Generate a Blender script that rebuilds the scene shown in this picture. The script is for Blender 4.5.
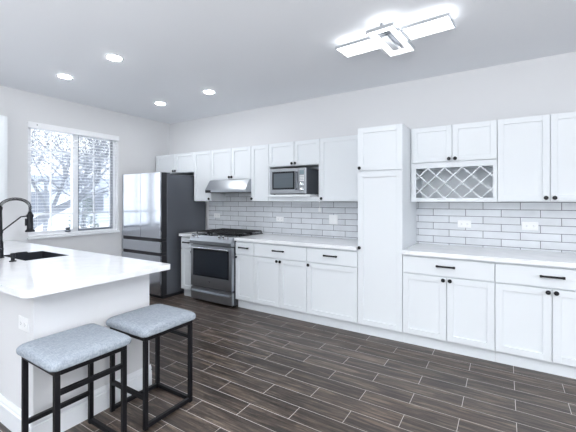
import bpy, bmesh, math, random
from mathutils import Vector, Matrix
R = math.radians
for o in list(bpy.data.objects): bpy.data.objects.remove(o)
SC = bpy.context.scene
COL = SC.collection

# ------------------------------------------------------------------ camera
cam_d = bpy.data.cameras.new('camera'); cam = bpy.data.objects.new('camera', cam_d); COL.objects.link(cam)
cam.location = (5.016, -4.0394, 1.3957)
cam.rotation_euler = (R(90), 0, R(32.16))
cam_d.sensor_width = 36.0; cam_d.lens = 343.84 / 576 * 36.0
cam_d.shift_y = -15.67 / 576
cam_d.clip_start = 0.05; cam_d.clip_end = 300
SC.camera = cam
# ------------------------------------------------------------------ exposure
SC.view_settings.view_transform = 'Standard'
SC.view_settings.look = 'None'
SC.view_settings.exposure = -0.12
SC.view_settings.gamma = 1.0
SC.view_settings.use_curve_mapping = False
# ------------------------------------------------------------------ world: bright overcast winter sky
W = bpy.data.worlds.new('overcast'); SC.world = W; W.use_nodes = True
nt = W.node_tree; nt.nodes.clear()
wo = nt.nodes.new('ShaderNodeOutputWorld'); bg = nt.nodes.new('ShaderNodeBackground')
bg.inputs[0].default_value = (0.90, 0.95, 1.0, 1); bg.inputs[1].default_value = 3.7
nt.links.new(bg.outputs[0], wo.inputs[0])
# ------------------------------------------------------------------ unseen area lamps added as fill, out of the camera's view
def area(name, loc, size, power, color=(1, 1, 1), rot=(0, 0, 0), shape='SQUARE', sy=None):
    d = bpy.data.lights.new(name, 'AREA'); d.energy = power; d.color = color; d.shape = shape; d.size = size
    if sy: d.size_y = sy
    o = bpy.data.objects.new(name, d); o.location = loc; o.rotation_euler = rot; COL.objects.link(o); return o
area('added_overhead_fill', (4.2, -2.9, 2.72), .5, 14, (1.0, 0.99, 0.98))  # added overhead fill so cabinet fronts are shaded from above
area('added_overhead_fill', (6.0, -2.9, 2.72), .5, 9, (1.0, 0.99, 0.98))  # second added overhead fill, farther right
area('added_ceiling_fill', (5.4, -5.2, 1.75), 1.0, 360, (0.97, 0.985, 1.0), (R(180), 0, 0))  # added upward fill to brighten the ceiling; no lamp stands here
area('added_ceiling_fill', (2.2, -5.6, 1.5), 1.0, 55, (0.97, 0.985, 1.0), (R(180), 0, 0))  # weaker added upward fill for the left part of the ceiling
area('added_rear_fill', (4.5, -8.3, 1.3), 5.5, 8, (0.93, 0.965, 1.0), (R(95), 0, 0), 'RECTANGLE', 2.2)  # added fill that boosts the daylight from the unseen rear end

area('added_side_fill', (8.4, -3.4, 1.3), 3.0, 54, (0.93, 0.965, 1.0), (R(90), 0, R(90)), 'RECTANGLE', 1.9)  # added fill for right-facing sides; the solid wall has no window

# ------------------------------------------------------------------ materials
def mat(name, color=(.8, .8, .8), rough=.5, metal=0., spec=.5, emit=None, estr=0., bump=None, nvar=None):
    m = bpy.data.materials.new(name); m.use_nodes = True
    n = m.node_tree; b = n.nodes['Principled BSDF']
    b.inputs['Base Color'].default_value = (*color, 1); b.inputs['Roughness'].default_value = rough
    b.inputs['Metallic'].default_value = metal; b.inputs['Specular IOR Level'].default_value = spec
    if emit: b.inputs['Emission Color'].default_value = (*emit, 1); b.inputs['Emission Strength'].default_value = estr
    if bump or nvar:
        tc = n.nodes.new('ShaderNodeTexCoord'); mp = n.nodes.new('ShaderNodeMapping'); nz = n.nodes.new('ShaderNodeTexNoise')
        n.links.new(tc.outputs['Object'], mp.inputs[0]); n.links.new(mp.outputs[0], nz.inputs['Vector'])
        sc, dist = (bump or nvar)[0], (bump or nvar)[1]
        mp.inputs['Scale'].default_value = sc; nz.inputs['Scale'].default_value = 1.0; nz.inputs['Detail'].default_value = 3
        if bump:
            bp = n.nodes.new('ShaderNodeBump'); bp.inputs['Strength'].default_value = dist; bp.inputs['Distance'].default_value = .002
            n.links.new(nz.outputs[0], bp.inputs['Height']); n.links.new(bp.outputs[0], b.inputs['Normal'])
        if nvar:
            mx = n.nodes.new('ShaderNodeMix'); mx.data_type = 'RGBA'
            mx.inputs[6].default_value = (*color, 1); mx.inputs[7].default_value = (*nvar[2], 1)
            n.links.new(nz.outputs[0], mx.inputs[0]); n.links.new(mx.outputs[2], b.inputs['Base Color'])
    return m

M = {}
M['wall'] = mat('wall_paint', (.715, .722, .738), .85, spec=.2, bump=((60, 60, 60), .08))
M['ceiling'] = mat('ceiling_paint', (.87, .89, .925), .9, spec=.1, bump=((80, 80, 80), .08))
M['cab'] = mat('cabinet_white_lacquer', (.785, .82, .85), .38, spec=.35, nvar=((3, 3, 3), 0, (.775, .81, .84)))
M['cab_in'] = mat('cabinet_interior', (.74, .76, .79), .5, nvar=((4, 4, 4), 0, (.70, .72, .76)))
M['trim'] = mat('white_trim', (.86, .885, .915), .4, nvar=((3, 3, 3), 0, (.85, .875, .905)))
M['black'] = mat('black_metal', (.006, .006, .008), .45, spec=.3, bump=((200, 200, 200), .05))
M['faucet'] = mat('matte_black_metal', (.011, .012, .016), .5, spec=.3, bump=((200, 200, 200), .03))
M['rubber'] = mat('black_rubber', (.005, .005, .007), .8, spec=.08, nvar=((60, 60, 60), 0, (.007, .007, .009)))
M['steel'] = mat('brushed_steel', (.43, .45, .48), .30, 1.0, bump=((8, 8, 500), .05))
M['steel_v'] = mat('fridge_steel', (.56, .585, .63), .16, 1.0, bump=((400, 400, 6), .03))
M['steel_d'] = mat('grey_side_panel', (.115, .125, .145), .42, .35, bump=((300, 300, 300), .05))
M['chrome'] = mat('polished_chrome', (.8, .82, .84), .12, 1.0, nvar=((30, 30, 30), 0, (.76, .78, .80)))
M['blackglass'] = mat('black_glass', (.008, .009, .012), .10, spec=.28, nvar=((20, 20, 20), 0, (.016, .018, .022)))
M['screenglass'] = mat('oven_screen_glass', (.016, .020, .027), .12, spec=.25, nvar=((20, 20, 20), 0, (.022, .027, .034)))
M['meshglass'] = mat('microwave_window_mesh', (.12, .145, .165), .15, spec=.35, nvar=((3, 3, 60), 0, (.09, .11, .13)))
M['iron'] = mat('cast_iron', (.018, .018, .02), .6, bump=((300, 300, 300), .25))
M['darkgap'] = mat('dark_gasket', (.015, .016, .02), .5, nvar=((20, 20, 20), 0, (.02, .02, .025)))
M['plate'] = mat('outlet_plastic', (.86, .87, .88), .35, nvar=((10, 10, 10), 0, (.85, .86, .87)))
M['slot'] = mat('outlet_slot', (.35, .36, .38), .5, nvar=((10, 10, 10), 0, (.33, .34, .36)))
M['vinyl'] = mat('white_vinyl', (.90, .915, .94), .4, nvar=((5, 5, 5), 0, (.885, .90, .925)))
M['slat'] = mat('white_blind_slat', (.90, .915, .94), .4, nvar=((5, 5, 5), 0, (.885, .90, .925)))
M['screenframe'] = mat('grey_screen_frame', (.16, .18, .22), .5, nvar=((5, 5, 5), 0, (.18, .20, .24)))
M['sink'] = mat('graphite_sink', (.02, .023, .03), .45, spec=.4, bump=((300, 300, 300), .1))
M['led'] = mat('led_diffuser', (.9, .9, .9), .4, emit=(.98, .99, 1), estr=125)
M['ledfix'] = mat('fixture_led_acrylic', (.9, .9, .9), .4, emit=(.97, .985, 1), estr=3.0)
M['snow'] = mat('snow', (.86, .88, .92), .8, nvar=((.6, .6, .6), 0, (.78, .81, .86)))
M['bark'] = mat('snowy_bark', (.10, .11, .135), .9, nvar=((6, 6, 2), 0, (.34, .37, .42)))
M['evergreen'] = mat('frosted_evergreen', (.10, .15, .14), .9, nvar=((4, 4, 4), 0, (.34, .40, .40)))
M['house'] = mat('far_siding', (.55, .60, .68), .8, nvar=((1, 1, 12), 0, (.50, .55, .63)))
M['roof'] = mat('far_snowy_roof', (.80, .83, .88), .8, nvar=((1, 1, 1), 0, (.72, .76, .82)))
M['logo'] = mat('badge_metal', (.30, .31, .34), .3, 1.0, nvar=((30, 30, 30), 0, (.26, .27, .30)))
M['display'] = mat('control_display', (.25, .33, .36), .15, nvar=((60, 60, 60), 0, (.20, .27, .30)))
M['grey'] = mat('grey_buttons', (.36, .38, .40), .4, nvar=((40, 40, 40), 0, (.33, .35, .37)))

def glass_mat(name, tint=(1, 1, 1), gloss=.06, opac=0.):
    m = bpy.data.materials.new(name); m.use_nodes = True; n = m.node_tree; n.nodes.clear()
    o = n.nodes.new('ShaderNodeOutputMaterial'); t = n.nodes.new('ShaderNodeBsdfTransparent'); g = n.nodes.new('ShaderNodeBsdfGlossy')
    t.inputs[0].default_value = (*tint, 1); g.inputs['Roughness'].default_value = .02
    mx = n.nodes.new('ShaderNodeMixShader'); mx.inputs[0].default_value = gloss
    n.links.new(t.outputs[0], mx.inputs[1]); n.links.new(g.outputs[0], mx.inputs[2]); n.links.new(mx.outputs[0], o.inputs[0])
    return m
M['glass'] = glass_mat('window_glass')
# insect screen: a fine grey mesh that lets most of the view through
def screen_mat():
    m = bpy.data.materials.new('insect_screen'); m.use_nodes = True; n = m.node_tree; n.nodes.clear()
    o = n.nodes.new('ShaderNodeOutputMaterial'); t = n.nodes.new('ShaderNodeBsdfTransparent'); d = n.nodes.new('ShaderNodeBsdfDiffuse')
    d.inputs[0].default_value = (.25, .28, .33, 1)
    mx = n.nodes.new('ShaderNodeMixShader'); mx.inputs[0].default_value = .14
    n.links.new(t.outputs[0], mx.inputs[1]); n.links.new(d.outputs[0], mx.inputs[2]); n.links.new(mx.outputs[0], o.inputs[0])
    return m
M['screen'] = screen_mat()

def floor_mat():
    m = bpy.data.materials.new('wood_plank_tile'); m.use_nodes = True; n = m.node_tree; L = n.links
    b = n.nodes['Principled BSDF']; tc = n.nodes.new('ShaderNodeTexCoord'); mp = n.nodes.new('ShaderNodeMapping')
    L.new(tc.outputs['Object'], mp.inputs[0])
    mp.inputs['Location'].default_value = (-3.233 + .308, 2.179, 0)
    br = n.nodes.new('ShaderNodeTexBrick'); L.new(mp.outputs[0], br.inputs['Vector'])
    br.offset = .5; br.offset_frequency = 2; br.squash = 1
    br.inputs['Scale'].default_value = 1; br.inputs['Brick Width'].default_value = .616; br.inputs['Row Height'].default_value = .1462
    br.inputs['Mortar Size'].default_value = .0017; br.inputs['Mortar Smooth'].default_value = .1; br.inputs['Bias'].default_value = 0
    br.inputs['Color1'].default_value = (0, 0, 0, 1); br.inputs['Color2'].default_value = (1, 1, 1, 1); br.inputs['Mortar'].default_value = (.5, .5, .5, 1)
    # per-plank offset so that the grain does not run across joints
    sx = n.nodes.new('ShaderNodeVectorMath'); sx.operation = 'MULTIPLY_ADD'
    L.new(br.outputs['Color'], sx.inputs[0]); sx.inputs[1].default_value = (37.0, 53.0, 11.0); L.new(mp.outputs[0], sx.inputs[2])
    def grain(scale, detail, rough, dist=0.):
        q = n.nodes.new('ShaderNodeMapping'); q.inputs['Scale'].default_value = scale; L.new(sx.outputs[0], q.inputs[0])
        z = n.nodes.new('ShaderNodeTexNoise'); z.inputs['Scale'].default_value = 1; z.inputs['Detail'].default_value = detail
        z.inputs['Roughness'].default_value = rough; z.inputs['Distortion'].default_value = dist; L.new(q.outputs[0], z.inputs['Vector']); return z
    g1 = grain((2.2, 22, 1), 7, .68, .9); g2 = grain((3.2, 60, 1), 6, .8); g3 = grain((2.6, 9, 1), 3, .6)
    cr = n.nodes.new('ShaderNodeValToRGB'); L.new(g1.outputs[0], cr.inputs[0]); e = cr.color_ramp.elements
    e[0].position = .30; e[0].color = (.016, .012, .011, 1); e[1].position = .68; e[1].color = (.215, .148, .105, 1)
    k = e.new(.50); k.color = (.080, .054, .040, 1)
    c3 = n.nodes.new('ShaderNodeMix'); c3.data_type = 'RGBA'; c3.blend_type = 'MIX'; L.new(g3.outputs[0], c3.inputs[0])
    L.new(cr.outputs[0], c3.inputs[6])
    gr = n.nodes.new('ShaderNodeMix'); gr.data_type = 'RGBA'; gr.blend_type = 'MULTIPLY'; gr.inputs[0].default_value = 1
    L.new(cr.outputs[0], gr.inputs[6]); gr.inputs[7].default_value = (.80, .97, 1.14, 1); L.new(gr.outputs[2], c3.inputs[7])
    f2 = n.nodes.new('ShaderNodeMapRange'); L.new(g2.outputs[0], f2.inputs[0]); f2.inputs[1].default_value = .34; f2.inputs[2].default_value = .66
    f2.inputs[3].default_value = .15; f2.inputs[4].default_value = 1.75
    fb = n.nodes.new('ShaderNodeMapRange'); L.new(br.outputs['Color'], fb.inputs[0]); fb.inputs[3].default_value = .62; fb.inputs[4].default_value = 1.06
    mu = n.nodes.new('ShaderNodeMath'); mu.operation = 'MULTIPLY'; L.new(f2.outputs[0], mu.inputs[0]); L.new(fb.outputs[0], mu.inputs[1])
    vm = n.nodes.new('ShaderNodeVectorMath'); vm.operation = 'SCALE'; L.new(c3.outputs[2], vm.inputs[0]); L.new(mu.outputs[0], vm.inputs['Scale'])
    mo = n.nodes.new('ShaderNodeMix'); mo.data_type = 'RGBA'; L.new(br.outputs['Fac'], mo.inputs[0]); L.new(vm.outputs[0], mo.inputs[6])
    mo.inputs[7].default_value = (.56, .53, .51, 1); L.new(mo.outputs[2], b.inputs['Base Color'])
    b.inputs['Roughness'].default_value = .36; b.inputs['Specular IOR Level'].default_value = .45
    bp = n.nodes.new('ShaderNodeBump'); bp.inputs['Strength'].default_value = .25; bp.inputs['Distance'].default_value = .003
    L.new(g2.outputs[0], bp.inputs['Height']); L.new(bp.outputs[0], b.inputs['Normal'])
    return m
M['floor'] = floor_mat()

def tile_mat(name, x0):
    m = bpy.data.materials.new(name); m.use_nodes = True; n = m.node_tree; L = n.links
    b = n.nodes['Principled BSDF']; tc = n.nodes.new('ShaderNodeTexCoord'); sp = n.nodes.new('ShaderNodeSeparateXYZ'); cb = n.nodes.new('ShaderNodeCombineXYZ')
    L.new(tc.outputs['Object'], sp.inputs[0]); L.new(sp.outputs['X'], cb.inputs['X']); L.new(sp.outputs['Z'], cb.inputs['Y'])
    mp = n.nodes.new('ShaderNodeMapping'); L.new(cb.outputs[0], mp.inputs[0]); mp.inputs['Location'].default_value = (x0, -.9355 + .0735 * 20, 0)
    br = n.nodes.new('ShaderNodeTexBrick'); L.new(mp.outputs[0], br.inputs['Vector']); br.offset = .5; br.offset_frequency = 2
    br.inputs['Scale'].default_value = 1; br.inputs['Brick Width'].default_value = .316; br.inputs['Row Height'].default_value = .0735
    br.inputs['Mortar Size'].default_value = .0030; br.inputs['Mortar Smooth'].default_value = .15; br.inputs['Bias'].default_value = 0
    br.inputs['Color1'].default_value = (.62, .645, .68, 1); br.inputs['Color2'].default_value = (.70, .725, .76, 1); br.inputs['Mortar'].default_value = (.15, .16, .175, 1)
    nz = n.nodes.new('ShaderNodeTexNoise'); nz.inputs['Scale'].default_value = 9; nz.inputs['Detail'].default_value = 4; L.new(cb.outputs[0], nz.inputs['Vector'])
    mr = n.nodes.new('ShaderNodeMapRange'); L.new(nz.outputs[0], mr.inputs[0]); mr.inputs[3].default_value = .86; mr.inputs[4].default_value = 1.12
    vm = n.nodes.new('ShaderNodeVectorMath'); vm.operation = 'SCALE'; L.new(br.outputs['Color'], vm.inputs[0]); L.new(mr.outputs[0], vm.inputs['Scale'])
    L.new(vm.outputs[0], b.inputs['Base Color']); b.inputs['Roughness'].default_value = .18
    inv = n.nodes.new('ShaderNodeMath'); inv.operation = 'SUBTRACT'; inv.inputs[0].default_value = 1; L.new(br.outputs['Fac'], inv.inputs[1])
    ad = n.nodes.new('ShaderNodeMath'); ad.operation = 'MULTIPLY_ADD'; L.new(nz.outputs[0], ad.inputs[0]); ad.inputs[1].default_value = .15; L.new(inv.outputs[0], ad.inputs[2])
    bp = n.nodes.new('ShaderNodeBump'); bp.inputs['Strength'].default_value = .5; bp.inputs['Distance'].default_value = .003
    L.new(ad.outputs[0], bp.inputs['Height']); L.new(bp.outputs[0], b.inputs['Normal'])
    return m
M['tile'] = tile_mat('grey_subway_tile', -4.675 + .158)
M['tile_range'] = tile_mat('grey_subway_tile_by_range', -2.696 + .158)

def quartz_mat():
    m = bpy.data.materials.new('white_quartz'); m.use_nodes = True; n = m.node_tree; L = n.links; b = n.nodes['Principled BSDF']
    tc = n.nodes.new('ShaderNodeTexCoord'); nz = n.nodes.new('ShaderNodeTexNoise'); nz.inputs['Scale'].default_value = 5; nz.inputs['Detail'].default_value = 8
    nz.inputs['Distortion'].default_value = 1.2; L.new(tc.outputs['Object'], nz.inputs['Vector'])
    cr = n.nodes.new('ShaderNodeValToRGB'); L.new(nz.outputs[0], cr.inputs[0]); e = cr.color_ramp.elements
    e[0].position = .25; e[0].color = (.80, .82, .85, 1); e[1].position = .62; e[1].color = (.90, .91, .93, 1)
    L.new(cr.outputs[0], b.inputs['Base Color']); b.inputs['Roughness'].default_value = .14; b.inputs['Specular IOR Level'].default_value = .55
    return m
M['quartz'] = quartz_mat()

def fabric_mat():
    m = bpy.data.materials.new('blue_grey_linen'); m.use_nodes = True; n = m.node_tree; L = n.links; b = n.nodes['Principled BSDF']
    tc = n.nodes.new('ShaderNodeTexCoord')
    def nz(scale, d):
        q = n.nodes.new('ShaderNodeMapping'); q.inputs['Scale'].default_value = scale; L.new(tc.outputs['Object'], q.inputs[0])
        z = n.nodes.new('ShaderNodeTexNoise'); z.inputs['Scale'].default_value = 1; z.inputs['Detail'].default_value = d; L.new(q.outputs[0], z.inputs['Vector']); return z
    a = nz((40, 500, 60), 2); c = nz((500, 40, 60), 2); d = nz((60, 60, 60), 3)
    ad = n.nodes.new('ShaderNodeMath'); ad.operation = 'ADD'; L.new(a.outputs[0], ad.inputs[0]); L.new(c.outputs[0], ad.inputs[1])
    a2 = n.nodes.new('ShaderNodeMath'); a2.operation = 'MULTIPLY_ADD'; L.new(d.outputs[0], a2.inputs[0]); a2.inputs[1].default_value = .4; L.new(ad.outputs[0], a2.inputs[2])
    cr = n.nodes.new('ShaderNodeValToRGB'); L.new(a2.outputs[0], cr.inputs[0]); e = cr.color_ramp.elements
    e[0].position = .85; e[0].color = (.235, .265, .30, 1); e[1].position = 1.0; e[1].color = (.345, .38, .425, 1)
    mr = n.nodes.new('ShaderNodeMapRange'); L.new(a2.outputs[0], mr.inputs[0]); mr.inputs[1].default_value = .9; mr.inputs[2].default_value = 1.5
    L.new(mr.outputs[0], cr.inputs[0]); e[0].position = .2; e[1].position = .8
    L.new(cr.outputs[0], b.inputs['Base Color']); b.inputs['Roughness'].default_value = .95; b.inputs['Specular IOR Level'].default_value = .1
    bp = n.nodes.new('ShaderNodeBump'); bp.inputs['Strength'].default_value = .4; bp.inputs['Distance'].default_value = .002
    L.new(ad.outputs[0], bp.inputs['Height']); L.new(bp.outputs[0], b.inputs['Normal'])
    return m
M['fabric'] = fabric_mat()

# ------------------------------------------------------------------ mesh helpers (world coordinates; obj() moves them under the parent)
def B(): return bmesh.new()
def box(bm, x0, x1, y0, y1, z0, z1, bev=0., seg=1):
    r = bmesh.ops.create_cube(bm, size=1)
    vs = r['verts']
    for v in vs:
        v.co = Vector(((x0 + x1) / 2 + v.co.x * (x1 - x0), (y0 + y1) / 2 + v.co.y * (y1 - y0), (z0 + z1) / 2 + v.co.z * (z1 - z0)))
    if bev:
        es = {e for v in vs for e in v.link_edges}
        bmesh.ops.bevel(bm, geom=list(es), offset=bev, segments=seg, profile=.5, affect='EDGES')
    return vs
def bar(bm, p, q, w, h=None):
    """a straight square bar from p to q"""
    p, q = Vector(p), Vector(q); d = q - p; h = h or w
    r = bmesh.ops.create_cube(bm, size=1); m = Matrix.Translation((p + q) / 2) @ d.to_track_quat('X', 'Z').to_matrix().to_4x4() @ Matrix.Diagonal((d.length, w, h, 1))
    bmesh.ops.transform(bm, matrix=m, verts=r['verts'])
def tube(bm, pts, rad, seg=10, cap=True):
    pts = [Vector(p) for p in pts]; rings = []
    rads = rad if isinstance(rad, (list, tuple)) else [rad] * len(pts)
    up = None
    for i, p in enumerate(pts):
        d = (pts[min(i + 1, len(pts) - 1)] - pts[max(i - 1, 0)]).normalized()
        if up is None: up = d.orthogonal().normalized()
        up = (up - d * up.dot(d)).normalized(); s = d.cross(up)
        rings.append([bm.verts.new(p + (up * math.cos(a) + s * math.sin(a)) * rads[i]) for a in [2 * math.pi * k / seg for k in range(seg)]])
    for a, b in zip(rings, rings[1:]):
        for k in range(seg): bm.faces.new((a[k], a[(k + 1) % seg], b[(k + 1) % seg], b[k]))
    if cap: bm.faces.new(rings[0][::-1]); bm.faces.new(rings[-1])
def lathe(bm, prof, origin, axis='Z', seg=24):
    """prof: (radius, height) pairs turned round an axis through origin"""
    o = Vector(origin); rings = []
    for r, h in prof:
        ring = []
        for k in range(seg):
            a = 2 * math.pi * k / seg; c, s = max(r, 1e-5) * math.cos(a), max(r, 1e-5) * math.sin(a)
            v = {'Z': (c, s, h), 'Y': (c, -h, s), 'X': (h, c, s)}[axis]
            ring.append(bm.verts.new(o + Vector(v)))
        rings.append(ring)
    for a, b in zip(rings, rings[1:]):
        for k in range(seg): bm.faces.new((a[k], a[(k + 1) % seg], b[(k + 1) % seg], b[k]))
    bm.faces.new(rings[0][::-1]); bm.faces.new(rings[-1])
def prism(bm, poly, axis, a, b):
    """polygon (2D) extruded along an axis from a to b; axis X: poly=(y,z), Y: (x,z), Z: (x,y)"""
    f = {'X': lambda p, t: (t, p[0], p[1]), 'Y': lambda p, t: (p[0], t, p[1]), 'Z': lambda p, t: (p[0], p[1], t)}[axis]
    A = [bm.verts.new(f(p, a)) for p in poly]; C = [bm.verts.new(f(p, b)) for p in poly]; n = len(poly)
    bm.faces.new(A[::-1]); bm.faces.new(C)
    for k in range(n): bm.faces.new((A[k], A[(k + 1) % n], C[(k + 1) % n], C[k]))
def slab(bm, outer, holes, z0, z1):
    """horizontal slab with holes"""
    edges = []
    for loop in [outer] + holes:
        vs = [bm.verts.new((x, y, z0)) for x, y in loop]
        edges += [bm.edges.new((vs[k], vs[(k + 1) % len(vs)])) for k in range(len(vs))]
    r = bmesh.ops.triangle_fill(bm, use_beauty=True, edges=edges)
    fs = [g for g in r['geom'] if isinstance(g, bmesh.types.BMFace)]
    e = bmesh.ops.extrude_face_region(bm, geom=fs)
    bmesh.ops.translate(bm, vec=(0, 0, z1 - z0), verts=[g for g in e['geom'] if isinstance(g, bmesh.types.BMVert)])
def rounded(x0, x1, y0, y1, radii, n=8):
    """rectangle with a radius per corner: (x0y0, x1y0, x1y1, x0y1)"""
    out = []
    for (cx, cy, a0), r in zip(((x0, y0, 180), (x1, y0, 270), (x1, y1, 0), (x0, y1, 90)), radii):
        if not r: out.append((cx, cy)); continue
        ox = cx + (r if cx == x0 else -r); oy = cy + (r if cy == y0 else -r)
        for k in range(n + 1):
            a = R(a0 + 90 * k / n); out.append((ox + r * math.cos(a), oy + r * math.sin(a)))
    return out
def obj(name, bm, m, parent=None, smooth=False):
    bmesh.ops.recalc_face_normals(bm, faces=bm.faces)
    org = Vector((0, 0, 0)); p = parent
    while p: org += Vector(p.location); p = p.parent
    bmesh.ops.translate(bm, vec=-org, verts=bm.verts)
    me = bpy.data.meshes.new(name); bm.to_mesh(me); bm.free()
    if smooth:
        for f in me.polygons: f.use_smooth = True
        me.set_sharp_from_angle(angle=R(38))
    o = bpy.data.objects.new(name, me); COL.objects.link(o)
    me.materials.append(M[m] if isinstance(m, str) else m)
    if parent: o.parent = parent
    return o
def thing(name, label, cat, loc, group=None):
    o = bpy.data.objects.new(name, None); COL.objects.link(o); o.location = loc; o.empty_display_size = .1
    o['label'] = label; o['category'] = cat
    if group: o['group'] = group
    return o
def tag(o, label, cat, group=None):
    o['label'] = label; o['category'] = cat
    if group: o['group'] = group
    return o
def struct(name, bm, m, parent=None, smooth=False):
    o = obj(name, bm, m, parent, smooth)
    if not parent: o['kind'] = 'structure'
    return o
def copy_tree(o, parent=None):
    c = o.copy(); COL.objects.link(c)
    if parent: c.parent = parent
    for ch in list(o.children): copy_tree(ch, c)
    return c

# ------------------------------------------------------------------ room shell
H = 2.749; XR = 8.6; YR = -8.6
b = B(); box(b, -.15, XR, YR, .15, -.12, 0); struct('floor', b, 'floor')
b = B(); box(b, -.15, XR, YR, .15, H, H + .12); struct('ceiling', b, 'ceiling')
b = B(); box(b, -.15, XR, 0, .15, 0, H); struct('wall_back', b, 'wall')
WY0, WY1, WZ0, WZ1 = -2.14, -.96, .905, 2.38
b = B()
box(b, -.15, 0, YR, WY0, 0, H); box(b, -.15, 0, WY1, 0, 0, H); box(b, -.15, 0, WY0, WY1, 0, WZ0); box(b, -.15, 0, WY0, WY1, WZ1, H)
struct('wall_left', b, 'wall')
b = B(); box(b, XR, XR + .15, YR, .15, 0, H); struct('wall_right', b, 'wall')
b = B(); box(b, -.15, 1.5, YR - .15, YR, 0, H); box(b, 7.5, XR + .15, YR - .15, YR, 0, H); box(b, 1.5, 7.5, YR - .15, YR, 2.4, H)
struct('wall_rear', b, 'wall')
# patio doors in the rear wall
b = B()
for x in (1.5, 3.48, 5.46, 7.44): box(b, x, x + .06, YR - .11, YR - .04, .0, 2.4)
box(b, 1.56, 7.44, YR - .11, YR - .04, 0, .06); box(b, 1.56, 7.44, YR - .11, YR - .04, 2.34, 2.4)
d1 = struct('door_1', b, 'vinyl')
b = B(); box(b, 1.56, 7.44, YR - .08, YR - .074, .06, 2.34); obj('pane', b, 'glass', d1)
# window over the sink: frame, two sashes, muntins, panes, screen
b = B()
for (y0, y1, z0, z1) in ((WY0, WY0 + .03, WZ0 + .03, WZ1), (WY1 - .03, WY1, WZ0 + .03, WZ1), (WY0 + .03, WY1 - .03, WZ1 - .035, WZ1), (WY0 + .03, WY1 - .03, WZ0 + .03, WZ0 + .055)):
    box(b, -.145, -.075, y0, y1, z0, z1)
w1 = struct('window_1', b, 'vinyl')
def sash(y0, y1, x0, x1, vm, stile_l, stile_r):
    b = B(); z0, z1 = WZ0 + .055, WZ1 - .035
    box(b, x0, x1, y0, y0 + stile_l, z0, z1); box(b, x0, x1, y1 - stile_r, y1, z0, z1)
    box(b, x0, x1, y0 + stile_l, y1 - stile_r, z0, z0 + .035); box(b, x0, x1, y0 + stile_l, y1 - stile_r, z1 - .035, z1)
    s = obj('sash', b, 'vinyl', w1)
    b = B(); xm = (x0 + x1) / 2
    box(b, xm - .008, xm + .008, vm - .009, vm + .009, z0 + .035, z1 - .035)
    for z in (1.216, 2.04):
        box(b, xm - .007, xm + .007, y0 + stile_l, y1 - stile_r, z - .009, z + .009)
    obj('muntin', b, 'vinyl', s)
    b = B(); box(b, xm - .002, xm + .002, y0 + stile_l - .004, y1 - stile_r + .004, z0 + .03, z1 - .03); obj('pane', b, 'glass', s)
sash(WY0 + .03, -1.505, -.108, -.080, -1.846, .035, .075)
sash(-1.575, WY1 - .03, -.138, -.112, -1.262, .05, .035)
b = B(); z0, z1 = WZ0 + .06, WZ1 - .04
for (y0, y1, za, zb) in ((-1.50, -1.485, z0, z1), (-1.012, -.992, z0, z1), (-1.485, -1.012, z0, z0 + .018), (-1.485, -1.012, z1 - .018, z1)):
    box(b, -.107, -.097, y0, y1, za, zb)
sf = obj('screen_frame', b, 'screenframe', w1)
b = B(); box(b, -.103, -.102, -1.485, -1.012, z0 + .018, z1 - .018); obj('insect_screen', b, 'screen', sf)
b = B(); lathe(b, [(.026, 0), (.036, .012), (.036, .03), (.024, .032), (.024, .044), (.034, .046), (.030, .066), (.0, .07)], (-.056, -1.652, .961), seg=18)
obj('sash_latch', b, 'steel_d', w1, True)
b = B(); box(b, -.15, .032, WY0 - .012, WY1 + .012, .905, .935, .006, 2); struct('trim_1', b, 'trim')   # window stool board
# horizontal blind, slats open
bl = thing('window_blind', 'white horizontal blind hanging open in the window above the sink counter', 'blind', (0, -1.55, 2.30))
b = B(); box(b, -.058, .022, WY0 - .006, WY1 + .006, 2.305, 2.379, .004); hr = obj('headrail', b, 'slat', bl)
b = B(); lathe(b, [(.006, 0), (.006, .003)], (.025, -2.05, 2.347), 'X', 12); obj('button', b, 'black', hr)
b = B(); z = 2.285
while z > .985:
    prism(b, [(-.060, z - .0022), (-.035, z + .001), (-.010, z - .0022), (-.010, z + .0006), (-.035, z + .004), (-.060, z + .0006)], 'Y', WY0 + .008, WY1 - .008) if False else \
        box(b, -.056, -.016, WY0 + .008, WY1 - .008, z - .0012, z + .0012)
    z -= .0435
obj('slat', b, 'slat', bl)
b = B(); box(b, -.060, -.012, WY0 + .008, WY1 - .008, .940, .958, .003); obj('bottom_rail', b, 'slat', bl)
for y in (-2.03, -1.55, -1.06):
    b = B(); 
    for x in (-.062, -.010): tube(b, [(x, y, .958), (x, y, 2.31)], .0016, 6)
    obj('ladder_cord', b, 'slat', bl)

# ------------------------------------------------------------------ outside: snow, trees, shrub, house
b = B(); box(b, -90, -.4, -60, 60, -.75, -.55); struct('snow_ground', b, 'snow')
rnd = random.Random(7)
def branch(bm, p, d, length, rad, depth):
    pts = [p]; rs = [rad]; n = 5
    for k in range(n):
        d = (d + Vector((rnd.uniform(-.16, .16), rnd.uniform(-.2, .2), rnd.uniform(-.10, .14)))).normalized()
        pts.append(pts[-1] + d * length / n); rs.append(rad * (1 - .65 * (k + 1) / n))
    tube(bm, pts, rs, 5 if depth < 3 else 4)
    if depth >= 4: return
    for k in range(2, n + 1) if depth else range(1, n + 1):
        for _ in range(2 if depth < 2 else 1 + (rnd.random() < .5)):
            nd = (d * .55 + Vector((rnd.uniform(-.7, .7), rnd.uniform(-1, 1), rnd.uniform(-.45, .75)))).normalized()
            branch(bm, pts[k], nd, length * rnd.uniform(.5, .72), max(rs[k] * .62, .006), depth + 1)
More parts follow.
